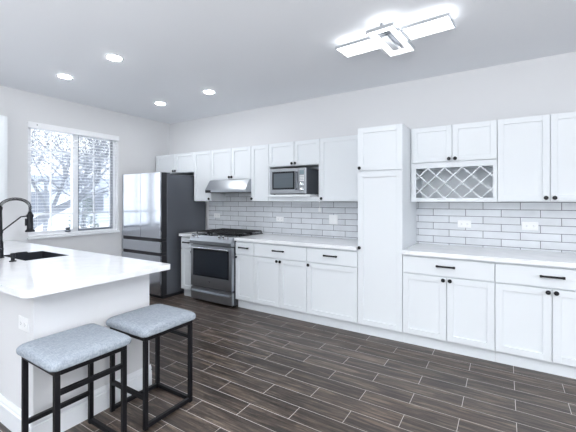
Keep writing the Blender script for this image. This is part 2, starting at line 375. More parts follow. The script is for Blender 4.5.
def tree(loc, label, trunk, limbs, size):
    t = thing('bare_tree', label, 'tree', loc, None)
    b = B(); tube(b, trunk[0], trunk[1], 10); obj('trunk', b, 'bark', t, True)
    b = B()
    for p, d, l, r in limbs: branch(b, Vector(p), Vector(d).normalized(), l, r, 1)
    o = obj('branch', b, 'bark', t); o['kind'] = 'stuff'
    return t
X0 = -4.0
tree((X0, -2.3, -.55), 'leaning bare tree with snowy branches outside the window', 
     ([(X0, -2.3, -.58), (X0, -1.55, .10), (X0, -.62, .78), (X0, -.18, 1.10), (X0 + .05, .32, 1.36), (X0 + .1, .9, 1.9)], [.15, .13, .105, .095, .08, .05]),
     [((X0, -.18, 1.10), (.1, .5, .85), 1.5, .05), ((X0, -.62, .78), (.2, .05, 1), 1.9, .05), ((X0, -1.2, .35), (.1, -.1, 1), 2.2, .05), ((X0, -.2, 1.1), (-.2, -.35, 1), 2.0, .045),
      ((X0 + .05, .32, 1.36), (.1, .2, 1), 1.7, .04), ((X0 + .1, .9, 1.9), (0, .3, 1), 1.5, .04), ((X0 + .05, .32, 1.36), (.2, 1, .35), 1.7, .04), ((X0 + .05, .1, 1.3), (.4, .6, .5), 1.5, .03)], 1)
tree((-10.0, 3.6, -.55), 'upright bare tree standing farther off behind the leaning tree',
     ([(-10, 3.6, -.58), (-10, 3.66, .9), (-9.9, 3.7, 2.0)], [.11, .09, .07]),
     [((-9.9, 3.7, 2.0), (.1, .5, 1), 2.4, .05), ((-9.9, 3.7, 2.0), (0, -.7, .8), 2.6, .045), ((-10, 3.65, 1.6), (.2, 1, .5), 2.4, .04), ((-10, 3.65, 1.3), (.2, -1, .6), 2.4, .04), ((-10, 3.65, 1.6), (-.2, -.2, 1), 2.6, .04)], 1)
tree((-16.5, 4.9, -.55), 'farthest bare tree, thin and upright near the street',
     ([(-16.5, 4.9, -.58), (-16.5, 5.0, 1.0), (-16.5, 4.95, 2.2)], [.12, .10, .08]),
     [((-16.5, 4.95, 2.2), (.1, .6, 1), 3.0, .055), ((-16.5, 4.95, 2.2), (0, -.5, 1), 3.0, .05), ((-16.5, 5.0, 1.6), (.2, 1, .6), 2.8, .045), ((-16.5, 5.0, 1.7), (.2, -.7, .8), 2.8, .045)], 1)
sh = thing('evergreen_shrub', 'frosted grey green evergreen shrub on the snow beyond the window', 'shrub', (-6.0, 1.55, -.55))
b = B()
for k in range(900):
    t = rnd.random() ** .7; a = rnd.uniform(0, 2 * math.pi); z = -.5 + 2.05 * t; r = .62 * (1 - t * .75) * rnd.uniform(.5, 1)
    p = Vector((-6.0 + r * math.cos(a), 1.60 + r * math.sin(a), z)); s = rnd.uniform(.07, .13)
    d = Vector((math.cos(a), math.sin(a), rnd.uniform(-.2, .7))).normalized() * s
    u = d.cross(Vector((rnd.uniform(-1, 1), rnd.uniform(-1, 1), 1))).normalized() * s * .3
    vs = [b.verts.new(q) for q in (p - u * .3, p + d * .5 - u, p + d, p + d * .5 + u)]; b.faces.new(vs)
obj('foliage', b, 'evergreen', sh)
b = B(); tube(b, [(-6, 1.6, -.56), (-6, 1.6, .9)], [.05, .02], 8); obj('stem', b, 'bark', sh)
ho = thing('far_house', 'pale snow-roofed house far across the street', 'house', (-26, 8, -.55))
b = B(); box(b, -30, -24, 1, 14, -.56, 3.2); obj('wall', b, 'house', ho)
b = B(); prism(b, [(-30.6, 3.2), (-23.4, 3.2), (-27, 5.6)], 'Y', .6, 14.4); obj('roof', b, 'roof', ho)
for y in (3.0, 7.0, 11.0):
    b = B(); box(b, -24.0, -23.9, y, y + 1.4, .5, 2.0); obj('window', b, 'screenframe', ho)

# ------------------------------------------------------------------ cabinets
FY = -.63   # face of base doors
UY = -.325  # face of upper doors
def shaker(bm, x0, x1, z0, z1, yf, th=.02, rail=.055, rec=.012):
    y0, y1 = yf, yf + th
    box(bm, x0, x0 + rail, y0, y1, z0, z1, .0012); box(bm, x1 - rail, x1, y0, y1, z0, z1, .0012)
    box(bm, x0 + rail, x1 - rail, y0, y1, z0, z0 + rail, .0012); box(bm, x0 + rail, x1 - rail, y0, y1, z1 - rail, z1, .0012)
    box(bm, x0 + rail - .004, x1 - rail + .004, y0 + rec, y1, z0 + rail - .004, z1 - rail + .004)
def knob(x, z, yf, parent):
    b = B(); lathe(b, [(.006, 0), (.006, .014), (.0160, .017), (.0178, .022), (.0160, .027), (.007, .029)], (x, yf, z), 'Y', 18)
    return obj('knob', b, 'black', parent, True)
def pull(x, z, yf, parent, w=.16):
    b = B(); tube(b, [(x - w / 2, yf - .030, z), (x + w / 2, yf - .030, z)], .0082, 10)
    for s in (-1, 1):
        tube(b, [(x + s * (w / 2 - .012), yf, z), (x + s * (w / 2 - .012), yf - .030, z)], .0055, 10)
        tube(b, [(x + s * w / 2, yf - .030, z), (x + s * (w / 2 - .016), yf - .030, z)], .0105, 10)
    return obj('pull_handle', b, 'black', parent, True)
GAP = .0030
def door(t, x0, x1, z0, z1, yf, kx=None, kz=None, rail=.055):
    b = B(); shaker(b, x0 + GAP, x1 - GAP, z0 + GAP, z1 - GAP, yf, rail=rail); d = obj('door', b, 'cab', t)
    if kx is not None: knob(kx, kz, yf, d)
    return d
def drawer(t, x0, x1, z0, z1, yf, w=.16):
    b = B(); box(b, x0 + GAP, x1 - GAP, yf, yf + .02, z0 + GAP, z1 - GAP, .002); d = obj('drawer_front', b, 'cab', t)
    pull((x0 + x1) / 2, .793, yf, d, w); return d
def base(x0, x1, label, doors, knobs, pw=.16):
    t = thing('base_cabinet', label, 'cabinet', ((x0 + x1) / 2, -.3, 0))
    b = B(); box(b, x0 + .0008, x1 - .0008, FY + .022, -.002, .112, .876); obj('carcass', b, 'cab', t)
    b = B(); box(b, x0 + .0008, x1 - .0008, -.572, -.555, 0, .112); obj('toe_kick', b, 'cab', t)
    drawer(t, x0, x1, .700, .861, FY, pw)
    for (a, c), k in zip(doors, knobs): door(t, a, c, .114, .696, FY, k, .668)
    return t
base(1.03, 1.297, 'narrow white base cabinet between the fridge and the range', [(1.03, 1.297)], [1.272], .13)
base(2.066, 2.370, 'narrow white base cabinet just right of the range', [(2.066, 2.370)], [2.092], .15)
base(2.370, 3.122, 'white two-door base cabinet under the microwave', [(2.370, 2.746), (2.746, 3.122)], [2.722, 2.770])
base(3.122, 3.725, 'white one-door base cabinet with drawer, left of the tall pantry', [(3.122, 3.725)], [3.150])
base(4.182, 4.950, 'white two-door base cabinet below the wine rack, right of pantry', [(4.182, 4.574), (4.574, 4.950)], [4.546, 4.602])
base(4.950, 5.720, 'white two-door base cabinet at the far right end of the wall', [(4.950, 5.336), (5.336, 5.720)], [5.310, 5.362])
# pantry
t = thing('pantry_cabinet', 'tall white pantry cabinet rising from floor past the upper cabinets', 'cabinet', (3.954, -.3, 0))
b = B(); box(b, 3.7258, 4.1815, FY + .022, -.002, .112, 2.142); obj('carcass', b, 'cab', t)
b = B(); box(b, 3.7258, 4.1815, -.572, -.555, 0, .112); obj('toe_kick', b, 'cab', t)
door(t, 3.726, 4.182, .114, 1.688, FY, 3.752, .907); door(t, 3.726, 4.182, 1.697, 2.144, FY, 3.752, 1.728)
UT = 2.142; UB = 1.381
def upper(x0, x1, z0, label, doors, knobs, kz=None, niche=None, name='upper_cabinet'):
    t = thing(name, label, 'cabinet', ((x0 + x1) / 2, -.15, z0))
    zc = niche if niche else z0
    b = B(); box(b, x0 + .0008, x1 - .0008, UY + .022, -.002, zc, UT); obj('carcass', b, 'cab', t)
    for (a, c), k in zip(doors, knobs): door(t, a, c, zc + .004, UT, UY, k, (zc + .036) if kz is None else kz, .05)
    return t
upper(.052, .968, 1.831, 'wide low white upper cabinet above the fridge', [(.052, .530), (.530, .968)], [.506, .554])
upper(.968, 1.328, UB, 'tall white upper cabinet between the fridge and the range hood', [(.968, 1.328)], [1.300])
upper(1.328, 2.080, 1.690, 'white two-door upper cabinet above the range hood', [(1.328, 1.722), (1.722, 2.080)], [1.698, 1.746])
upper(2.080, 2.378, UB, 'narrow white upper cabinet between range hood and microwave', [(2.080, 2.378)], [2.106])
t = upper(2.378, 3.134, UB, 'white upper cabinet whose open niche holds the microwave', [(2.378, 2.770), (2.770, 3.134)], [2.745, 2.795], 1.862, niche=1.832)
b = B(); box(b, 2.379, 2.396, UY + .004, -.012, UB, 1.8315); box(b, 3.116, 3.133, UY + .004, -.012, UB, 1.8315); box(b, 2.396, 3.116, -.022, -.012, UB, 1.8315); obj('side_panel', b, 'cab', t)
b = B(); box(b, 2.396, 3.116, UY + .006, -.022, UB, 1.44); obj('bottom_panel', b, 'cab', t)
b = B(); box(b, 2.397, 3.040, -.405, -.03, 1.440, 1.468, .003); obj('shelf', b, 'cab', t)
upper(3.134, 3.725, UB, 'white one-door upper cabinet beside the tall pantry', [(3.134, 3.725)], [3.162])
upper(4.962, 5.728, UB, 'tall white two-door upper cabinet right of the wine rack', [(4.962, 5.352), (5.352, 5.728)], [5.322, 5.382])
# filler strip belongs to the wine rack cabinet
t = upper(4.200, 4.962, UB, 'white upper cabinet with lattice wine rack under its two doors', [(4.200, 4.583), (4.583, 4.962)], [4.556, 4.611], 1.805, niche=1.774, name='wine_rack_cabinet')
b = B(); 
box(b, 4.2, 4.242, UY + .006, -.012, UB, 1.773); box(b, 4.926, 4.961, UY + .006, -.012, UB, 1.773)
box(b, 4.242, 4.926, UY + .006, -.012, UB, 1.420); box(b, 4.242, 4.926, UY + .006, -.012, 1.722, 1.773); box(b, 4.184, 4.2, UY + .03, -.012, UB, UT)
obj('rack_frame', b, 'cab', t)
b = B(); box(b, 4.242, 4.926, -.022, -.012, 1.42, 1.722); obj('back_panel', b, 'cab', t)
def lattice(bm, x0, x1, z0, z1, ya, yb, sx, sz, xa, w):
    for s in (1, -1):
        k = -12
        while k < 14:
            # line z = z1 + s*(sz/sx)*(x-xk)
            xk = xa + k * sx; pts = []
            m = s * sz / sx
            for x in (x0, x1):
                z = z1 + m * (x - xk)
                if z0 <= z <= z1: pts.append((x, z))
            for z in (z0, z1):
                x = xk + (z - z1) / m
                if x0 < x < x1: pts.append((x, z))
            if len(pts) >= 2:
                (xa_, za_), (xb_, zb_) = pts[0], pts[1]
                if (xa_ - xb_) ** 2 + (za_ - zb_) ** 2 > .0004:
                    y = (ya + yb) / 2 + s * .0022
                    d = Vector((xb_ - xa_, 0, zb_ - za_)); q = Vector((-d.z, 0, d.x)).normalized() * w / 2
                    c = []
                    for yy in (ya + s * .002, yb + s * .002):
                        c += [bm.verts.new((xa_ + q.x, yy, za_ + q.z)), bm.verts.new((xa_ - q.x, yy, za_ - q.z)), bm.verts.new((xb_ - q.x, yy, zb_ - q.z)), bm.verts.new((xb_ + q.x, yy, zb_ + q.z))]
                    bm.faces.new(c[0:4]); bm.faces.new(c[4:8][::-1])
                    for i in range(4): bm.faces.new((c[i], c[(i + 1) % 4], c[4 + (i + 1) % 4], c[4 + i]))
            k += 1
b = B(); lattice(b, 4.243, 4.925, 1.421, 1.721, UY + .008, -.245, .157, .151, 4.355, .010); obj('lattice', b, 'cab', t)
# upper cabinet at the left edge, on the window wall
t = thing('upper_cabinet', 'white upper cabinet on the window wall at the left edge', 'cabinet', (.16, -2.9, UB))
b = B(); box(b, .002, .306, -3.24, -2.452, UB, 2.333); obj('carcass', b, 'cab', t)
for (a, c) in ((-3.24, -2.86), (-2.86, -2.482)):
    b = B(); shaker(b, a + .002, c - .002, UB, 2.333, 0, .02, .05)
    bmesh.ops.rotate(b, verts=b.verts, cent=(0, 0, 0), matrix=Matrix.Rotation(R(90), 3, 'Z'))
    bmesh.ops.translate(b, verts=b.verts, vec=(.328, 0, 0)); obj('door', b, 'cab', t)

# ------------------------------------------------------------------ worktops and backsplash
def worktop(x0, x1, label):
    b = B(); box(b, x0, x1, -.657, -.010, .8765, .915, .003, 2); return tag(obj('countertop', b, 'quartz'), label, 'countertop')
worktop(1.012, 1.297, 'short white quartz countertop between fridge and range')
worktop(2.066, 3.7245, 'long white quartz countertop from the range to the pantry')
worktop(4.1835, 5.74, 'white quartz countertop right of the pantry below the wine rack')
b = B()
box(b, .968, 3.7245, -.009, -.001, .9155, UB - .001); box(b, 1.329, 2.079, -.009, -.001, UB - .001, 1.689)
tag(obj('tile_backsplash', b, 'tile_range'), 'grey subway tile backsplash behind the range and left countertop', 'backsplash')
b = B(); box(b, 4.1835, 5.74, -.009, -.001, .9155, UB - .001)
tag(obj('tile_backsplash', b, 'tile'), 'grey subway tile backsplash right of the pantry', 'backsplash')

# outlets
def outlet(x, z, w, h, y, label, two_switches=False):
    t = thing('wall_outlet' if not two_switches else 'light_switch', label, 'outlet' if not two_switches else 'switch', (x, y, z))
    b = B(); box(b, x - w / 2, x + w / 2, y - .006, y, z - h / 2, z + h / 2, .002); obj('cover_plate', b, 'plate', t)
    for s in (-1, 1):
        b = B(); c = x + s * w * .21
        if two_switches:
            box(b, c - .016, c + .016, y - .009, y - .006, z - .033, z + .033, .001); obj('rocker', b, 'plate', t)
        else:
            lathe(b, [(.0165, 0), (.0165, .0025)], (c, y - .006, z), 'Y', 20); so = obj('socket', b, 'plate', t)
            b = B()
            for dz in (-.006, .006): box(b, c - .006, c + .006, y - .0095, y - .0085, z + dz - .0014, z + dz + .0012)
            box(b, c + .0095, c + .0125, y - .0095, y - .0085, z - .002, z + .002)
            obj('slot', b, 'slot', so)
outlet(4.662, 1.148, .128, .078, -.009, 'white horizontal outlet on the right backsplash, nearer the pantry')
outlet(5.225, 1.149, .132, .080, -.009, 'white horizontal outlet on the right backsplash, farther from the pantry')
outlet(2.351, 1.133, .128, .070, -.009, 'white horizontal outlet on tiles just right of the range')
outlet(1.150, 1.155, .128, .070, -.009, 'white outlet on tiles between the fridge and range')
outlet(3.168, 1.150, .122, .120, -.009, 'white square double switch on tiles left of the pantry', True)
cp = thing('power_plug', 'small white plug on the tiles under the microwave niche', 'plug', (2.975, -.009, 1.27))
b = B(); box(b, 2.957, 2.993, -.022, -.009, 1.245, 1.298, .004); obj('plug_body', b, 'plate', cp)
b = B(); tube(b, [(2.975, -.018, 1.296), (2.977, -.03, 1.33), (2.985, -.04, 1.3805)], .004, 8); obj('cord', b, 'plate', cp, True)

# ------------------------------------------------------------------ refrigerator
t = thing('refrigerator', 'stainless steel four-door refrigerator standing in the corner by the window', 'refrigerator', (.485, -.5, 0))
FX0, FX1, DY = .030, .935, -.915
b = B(); box(b, FX0 + .004, FX1 + .004, -.800, -.05, .045, 1.775, .004); obj('body', b, 'steel_d', t)
b = B(); box(b, FX0 + .02, FX1 - .01, -.86, -.08, .0, .046); obj('base_grille', b, 'darkgap', t)
def fdoor(x0, x1, z0, z1, name):
    b = B(); box(b, x0, x1, DY, DY + .024, z0, z1, .004, 2); o = obj(name, b, 'steel_v', t)
    b = B(); box(b, x0 + .001, x1 - .001, DY + .0245, -.802, z0 + .001, z1 - .001); obj('door_edge', b, 'darkgap', o)
fdoor(FX0, .4825, .857, 1.792, 'door'); fdoor(.4885, FX1, .857, 1.792, 'door')
fdoor(FX0, FX1, .655, .808, 'drawer'); fdoor(FX0, FX1, .055, .610, 'drawer')
b = B(); box(b, FX0 + .002, FX1 - .002, DY + .018, -.803, .809, .856); box(b, FX0 + .002, FX1 - .002, DY + .018, -.803, .611, .654); obj('handle_channel', b, 'darkgap', t)
for xa in (FX0 + .05, FX1 - .16):
    b = B(); box(b, xa, xa + .11, -.80, -.70, 1.7755, 1.80, .004); obj('hinge_cover', b, 'steel_d', t)

# ------------------------------------------------------------------ range
t = thing('gas_range', 'stainless steel gas range standing between the base cabinets', 'range', (1.68, -.33, 0))
RX0, RX1, RY = 1.300, 2.062, -.690
b = B(); box(b, RX0, RX1, -.640, -.012, .03, .905); obj('body', b, 'darkgap', t)
for x in (RX0 + .04, RX1 - .04):
    for y in (-.60, -.08):
        b = B(); lathe(b, [(.018, 0), (.018, .03)], (x, y, 0), seg=12); obj('leg', b, 'black', t)
b = B(); box(b, RX0 + .004, RX1 - .004, RY, -.642, .218, .782, .004, 2); od = obj('oven_door', b, 'steel', t)
b = B(); box(b, 1.352, 2.008, RY - .004, RY - .0004, .362, .735, .002); og = obj('door_glass', b, 'blackglass', od)
b = B(); box(b, 1.372, 1.988, RY - .0046, RY - .0041, .385, .712); obj('inner_window', b, 'screenglass', og)
b = B(); tube(b, [(1.34, RY - .045, .752), (2.02, RY - .045, .752)], .0125, 12)
for x in (1.362, 1.998): box(b, x - .012, x + .012, RY - .042, RY, .742, .762)
obj('door_handle', b, 'chrome', od, True)
b = B(); lathe(b, [(.016, 0), (.016, .003), (.013, .004)], (1.66, RY, .298), 'Y', 24); bd = obj('badge', b, 'logo', od)
b = B()
tube(b, [(1.66 + .009 * math.cos(a), RY - .0045, .298 + .009 * math.sin(a)) for a in [k * math.pi / 9 for k in range(19)]], .0012, 6)
tube(b, [(1.6535, RY - .0045, .3005), (1.656, RY - .0045, .303), (1.6585, RY - .0045, .300), (1.655, RY - .0045, .295), (1.660, RY - .0045, .297), (1.6635, RY - .0045, .302), (1.664, RY - .0045, .295), (1.6665, RY - .0045, .297)], .0009, 5)
obj('emblem', b, 'chrome', bd)
b = B(); box(b, RX0 + .004, RX1 - .004, RY, -.642, .035, .200, .004, 2); dr = obj('storage_drawer', b, 'steel', t)
b = B(); prism(b, [(RY, .168), (RY - .030, .160), (RY - .034, .150), (RY - .026, .148), (RY, .154)], 'X', RX0 + .03, RX1 - .03); obj('drawer_pull', b, 'steel', dr)
b = B(); prism(b, [(-.642, .790), (RY - .012, .798), (RY - .016, .842), (RY + .018, .918), (-.560, .926), (-.560, .900), (-.642, .900)], 'X', RX0, RX1); obj('control_panel', b, 'steel', t)
b = B(); box(b, RX0 - .001, RX1 + .001, -.640, -.014, .9055, .922, .003); ck = obj('cooktop', b, 'blackglass', t)
nrm = Vector((0, -.076, .034)).normalized()
for x in (1.358, 1.440, 1.842, 1.918, 1.994):
    b = B(); lathe(b, [(.021, 0), (.021, .006), (.017, .010), (.0165, .032), (.013, .036)], (0, 0, 0), 'Z', 20)
    m = Matrix.Translation((x, -.684, .897)) @ Vector((0, -.45, .9)).to_track_quat('Z', 'Y').to_matrix().to_4x4()
    bmesh.ops.transform(b, matrix=m, verts=b.verts); obj('knob', b, 'chrome', t, True)
b = B(); prism(b, [(-.672, .915), (-.600, .924), (-.600, .927), (-.672, .9185)], 'X', 1.50, 1.785); obj('touch_panel', b, 'blackglass', t)
for x0, x1 in ((1.318, 1.552), (1.558, 1.804), (1.810, 2.046)):
    b = B(); ya, yb = -.585, -.045; zt = .956
    for x in (x0, x1): bar(b, (x, ya, zt), (x, yb, zt), .011, .012)
    for y in (ya, yb): bar(b, (x0, y, zt), (x1, y, zt), .011, .012)
    xm = (x0 + x1) / 2
    bar(b, (xm, ya, zt), (xm, yb, zt), .010, .012)
    for k in range(1, 6): y = ya + (yb - ya) * k / 6; bar(b, (x0, y, zt), (x1, y, zt), .010, .012)
    for x in (x0, x1):
        for y in (ya, yb, (ya + yb) / 2): bar(b, (x, y, .922), (x, y, zt), .011)
    obj('grate', b, 'iron', t)
for x, y in ((1.435, -.46), (1.435, -.17), (1.681, -.31), (1.928, -.46), (1.928, -.17)):
    b = B(); lathe(b, [(.045, 0), (.045, .008), (.034, .010), (.034, .018), (.030, .020)], (x, y, .922), seg=24); obj('burner', b, 'iron', t, True)

# ------------------------------------------------------------------ range hood
t = thing('range_hood', 'stainless steel range hood mounted under the cabinet over the range', 'range hood', (1.70, -.2, 1.51))
b = B(); prism(b, [(-.012, 1.689), (-.335, 1.689), (-.352, 1.682), (-.435, 1.562), (-.445, 1.545), (-.445, 1.512), (-.012, 1.512)], 'X', 1.330, 2.0785); obj('canopy', b, 'steel', t)
b = B(); box(b, 1.3305, 2.078, -.440, -.02, 1.503, 1.5118); obj('filter_panel', b, 'darkgap', t)
b = B(); box(b, 1.334, 1.44, -.4465, -.4445, 1.515, 1.541); obj('control_strip', b, 'darkgap', t)
b = B()
for x in (1.66, 1.70, 1.74):
    lathe(b, [(.006, 0), (.006, .004)], (x, -.378, 1.640), 'Y', 12)
obj('button', b, 'grey', t)

# ------------------------------------------------------------------ microwave
t = thing('microwave_oven', 'silver microwave oven sitting in the open cabinet niche', 'microwave', (2.72, -.2, 1.4685))
MX0, MX1, MY = 2.450, 2.985, -.400
b = B(); box(b, MX0, MX1, MY + .02, -.03, 1.474, 1.795, .004); obj('body', b, 'steel_d', t)
b = B(); box(b, MX0, MX1, MY, MY + .0195, 1.476, 1.795, .005, 2); fr = obj('front_panel', b, 'steel', t)
b = B(); box(b, 2.490, 2.826, MY - .004, MY - .0003, 1.532, 1.758, .003); dg = obj('door_window', b, 'blackglass', fr)
b = B(); box(b, 2.512, 2.804, MY - .0047, MY - .0041, 1.554, 1.736); obj('window_mesh', b, 'meshglass', dg)
b = B(); box(b, 2.848, 2.866, MY - .032, MY - .020, 1.520, 1.755, .004); box(b, 2.850, 2.864, MY - .0205, MY, 1.525, 1.545); box(b, 2.850, 2.864, MY - .0205, MY, 1.730, 1.750); obj('handle', b, 'steel_d', fr)
b = B(); box(b, 2.890, 2.966, MY - .003, MY - .0003, 1.500, 1.775, .002); cpn = obj('control_panel', b, 'grey', fr)
b = B(); box(b, 2.897, 2.959, MY - .0045, MY - .003, 1.715, 1.765); obj('display', b, 'display', cpn)
b = B()
for r_ in range(4):
    for c_ in range(3): box(b, 2.898 + c_ * .021, 2.915 + c_ * .021, MY - .005, MY - .003, 1.632 + r_ * .019, 1.645 + r_ * .019)
obj('button', b, 'plate', cpn)
for z in (1.592, 1.530):
    b = B(); lathe(b, [(.024, 0), (.024, .004), (.018, .006), (.017, .022), (.014, .024)], (2.928, MY - .003, z), 'Y', 24); obj('dial', b, 'chrome', cpn, True)
for x in (MX0 + .04, MX1 - .04):
    for y in (MY + .05, -.08):
        b = B(); lathe(b, [(.012, 0), (.012, .0065)], (x, y, 1.468), seg=12); obj('foot', b, 'black', t)

# ------------------------------------------------------------------ peninsula
PX, PY0, PY1 = 2.750, -3.155, -2.400
t = thing('kitchen_peninsula', 'grey painted peninsula base under the white sink counter', 'peninsula', (1.4, -2.78, 0))
b = B()
box(b, .004, PX, PY0, PY0 + .12, 0, .875); box(b, PX - .12, PX, PY0 + .12, PY1, 0, .875)
box(b, .004, PX - .12, PY1 - .02, PY1, .10, .875); box(b, .004, PX - .12, PY1 - .10, PY1 - .08, 0, .10)
obj('wall_panel', b, 'wall', t)
b = B()
def bb(a, c):
    # moulded profile along a line from a to c; outward normal to its right-hand side
    a, c = Vector((*a, 0)), Vector((*c, 0)); d = (c - a).normalized(); nn = Vector((d.y, -d.x, 0))
    prof = [(0, 0), (.016, 0), (.016, .112), (.009, .116), (.009, .122), (.013, .126), (.012, .136), (.006, .148), (.004, .156), (0, .156)]
    A = [b.verts.new(a + nn * p[0] + Vector((0, 0, p[1])) - d * 0) for p in prof]; C = [b.verts.new(c + nn * p[0] + Vector((0, 0, p[1]))) for p in prof]
    b.faces.new(A[::-1]); b.faces.new(C)
    for k in range(len(prof)): b.faces.new((A[k], A[(k + 1) % len(prof)], C[(k + 1) % len(prof)], C[k]))
bb((.004, PY0), (PX + .014, PY0)); bb((PX, PY0 - .014), (PX, PY1 + .010))
obj('baseboard', b, 'trim', t)
for (a, c) in ((.30, .72), (.72, 1.14), (1.14, 1.56), (1.56, 1.98), (1.98, 2.40)):
    b = B(); shaker(b, a + .002, c - .002, .114, .868, PY1 + .001, .02, .055); obj('door', b, 'cab', t)
# sink hole
SX0, SX1, SY0, SY1 = 1.300, 1.780, -2.830, -2.515
b = B(); slab(b, rounded(.004, 2.890, -3.250, -2.305, (0, .06, .03, 0)), [rounded(SX0 - .0065, SX1 + .0065, SY0 - .0065, SY1 + .0065, (.004, .004, .004, .004), 2)], .876, .914)
ct = obj('countertop', b, 'quartz'); tag(ct, 'white quartz peninsula countertop with sink and black faucet', 'countertop')
bv = ct.modifiers.new('soft_edge', 'BEVEL'); bv.width = .004; bv.segments = 2; bv.limit_method = 'ANGLE'; bv.angle_limit = R(50)
t = thing('kitchen_sink', 'dark undermount sink set into the peninsula countertop', 'sink', (1.54, -2.67, .68))
b = B(); x0, x1, y0, y1 = SX0, SX1, SY0, SY1
box(b, x0 - .006, x0, y0 - .006, y1 + .006, .67, .9145); box(b, x1, x1 + .006, y0 - .006, y1 + .006, .67, .9145)
box(b, x0, x1, y0 - .006, y0, .67, .9145); box(b, x0, x1, y1, y1 + .006, .67, .9145); box(b, x0, x1, y0, y1, .67, .678)
obj('basin', b, 'sink', t)
b = B(); lathe(b, [(.045, 0), (.045, .003), (.03, .004)], (1.54, -2.67, .678), seg=24); obj('drain', b, 'chrome', t)
# faucet
FXc, FYc = 1.452, -2.889
t = thing('kitchen_faucet', 'tall black spring faucet arching over the peninsula sink', 'faucet', (FXc, FYc, .914))
b = B(); lathe(b, [(.030, 0), (.030, .010), (.024, .014), (.0225, .13), (.018, .14), (.0155, .30), (.014, .40), (.018, .405), (.018, .425), (.012, .43)], (FXc, FYc, .914), seg=24); obj('post', b, 'faucet', t, True)
arc = [Vector((FXc, FYc, 1.335))]
cy, cz, ry, rz = (FYc - 2.674) / 2, 1.335, abs(-2.674 - FYc) / 2, .072
for k in range(0, 33):
    a = math.pi - math.pi * k / 32; arc.append(Vector((FXc, cy + ry * math.cos(a), cz + rz * math.sin(a))))
arc += [Vector((FXc, -2.674, 1.315)), Vector((FXc, -2.674, 1.290))]
b = B(); tube(b, arc, .0075, 10); obj('hose', b, 'rubber', t, True)
# spring coil round the hose
b = B(); L_ = [0]
for p, q in zip(arc, arc[1:]): L_.append(L_[-1] + (q - p).length)
pts = []; turns = 34; N = turns * 10
for i in range(N + 1):
    s = L_[-1] * i / N; k = max(j for j in range(len(L_)) if L_[j] <= s + 1e-9); k = min(k, len(arc) - 2)
    f = (s - L_[k]) / (L_[k + 1] - L_[k]); p = arc[k].lerp(arc[k + 1], f); d = (arc[k + 1] - arc[k]).normalized()
    sx_ = Vector((1, 0, 0)); up = d.cross(sx_); a = 2 * math.pi * turns * i / N
    pts.append(p + (sx_ * math.cos(a) + up * math.sin(a)) * .0115)
tube(b, pts, .0026, 5); obj('spring', b, 'rubber', t, True)
b = B(); lathe(b, [(.011, .178), (.0150, .172), (.022, .150), (.024, .060), (.024, .022), (.036, .010), (.037, .0), (.030, -.002)][::-1], (FXc, -2.674, 1.118), seg=20); hd = obj('spray_head', b, 'faucet', t, True)
b = B(); box(b, FXc - .006, FXc + .006, -2.712, -2.694, 1.172, 1.235, .002); obj('trigger', b, 'faucet', hd)
b = B(); tube(b, [(FXc, FYc + .01, 1.135), (FXc, -2.742, 1.252), (FXc, -2.690, 1.258)], .0058, 10)
lathe(b, [(.027, -.012), (.027, .012)], (FXc, -2.674, 1.258), seg=18); lathe(b, [(.021, -.014), (.021, .014)], (FXc, FYc, 1.135), seg=18)
obj('holder_arm', b, 'faucet', t, True)
b = B(); tube(b, [(FXc + .02, FYc, .99), (FXc + .05, FYc, .992)], .010, 12); tube(b, [(FXc + .045, FYc, .99), (FXc + .055, FYc - .03, 1.05)], .005, 8); obj('lever', b, 'faucet', t, True)
# soap dispenser
t = thing('soap_dispenser', 'small black soap dispenser on the counter beside the faucet', 'soap dispenser', (1.738, -2.900, .914))
b = B(); lathe(b, [(.024, 0), (.024, .006), (.013, .010), (.012, .034), (.0165, .036), (.0165, .062), (.013, .066)], (1.738, -2.900, .914), seg=20); obj('pump', b, 'faucet', t, True)
b = B(); tube(b, [(1.738, -2.900, .972), (1.730, -2.87, .976), (1.715, -2.80, .974), (1.713, -2.790, .966)], .0052, 8); obj('spout', b, 'faucet', t, True)
outlet(2.633, .672, .132, .080, PY0, 'white outlet on the grey side of the peninsula near stool')

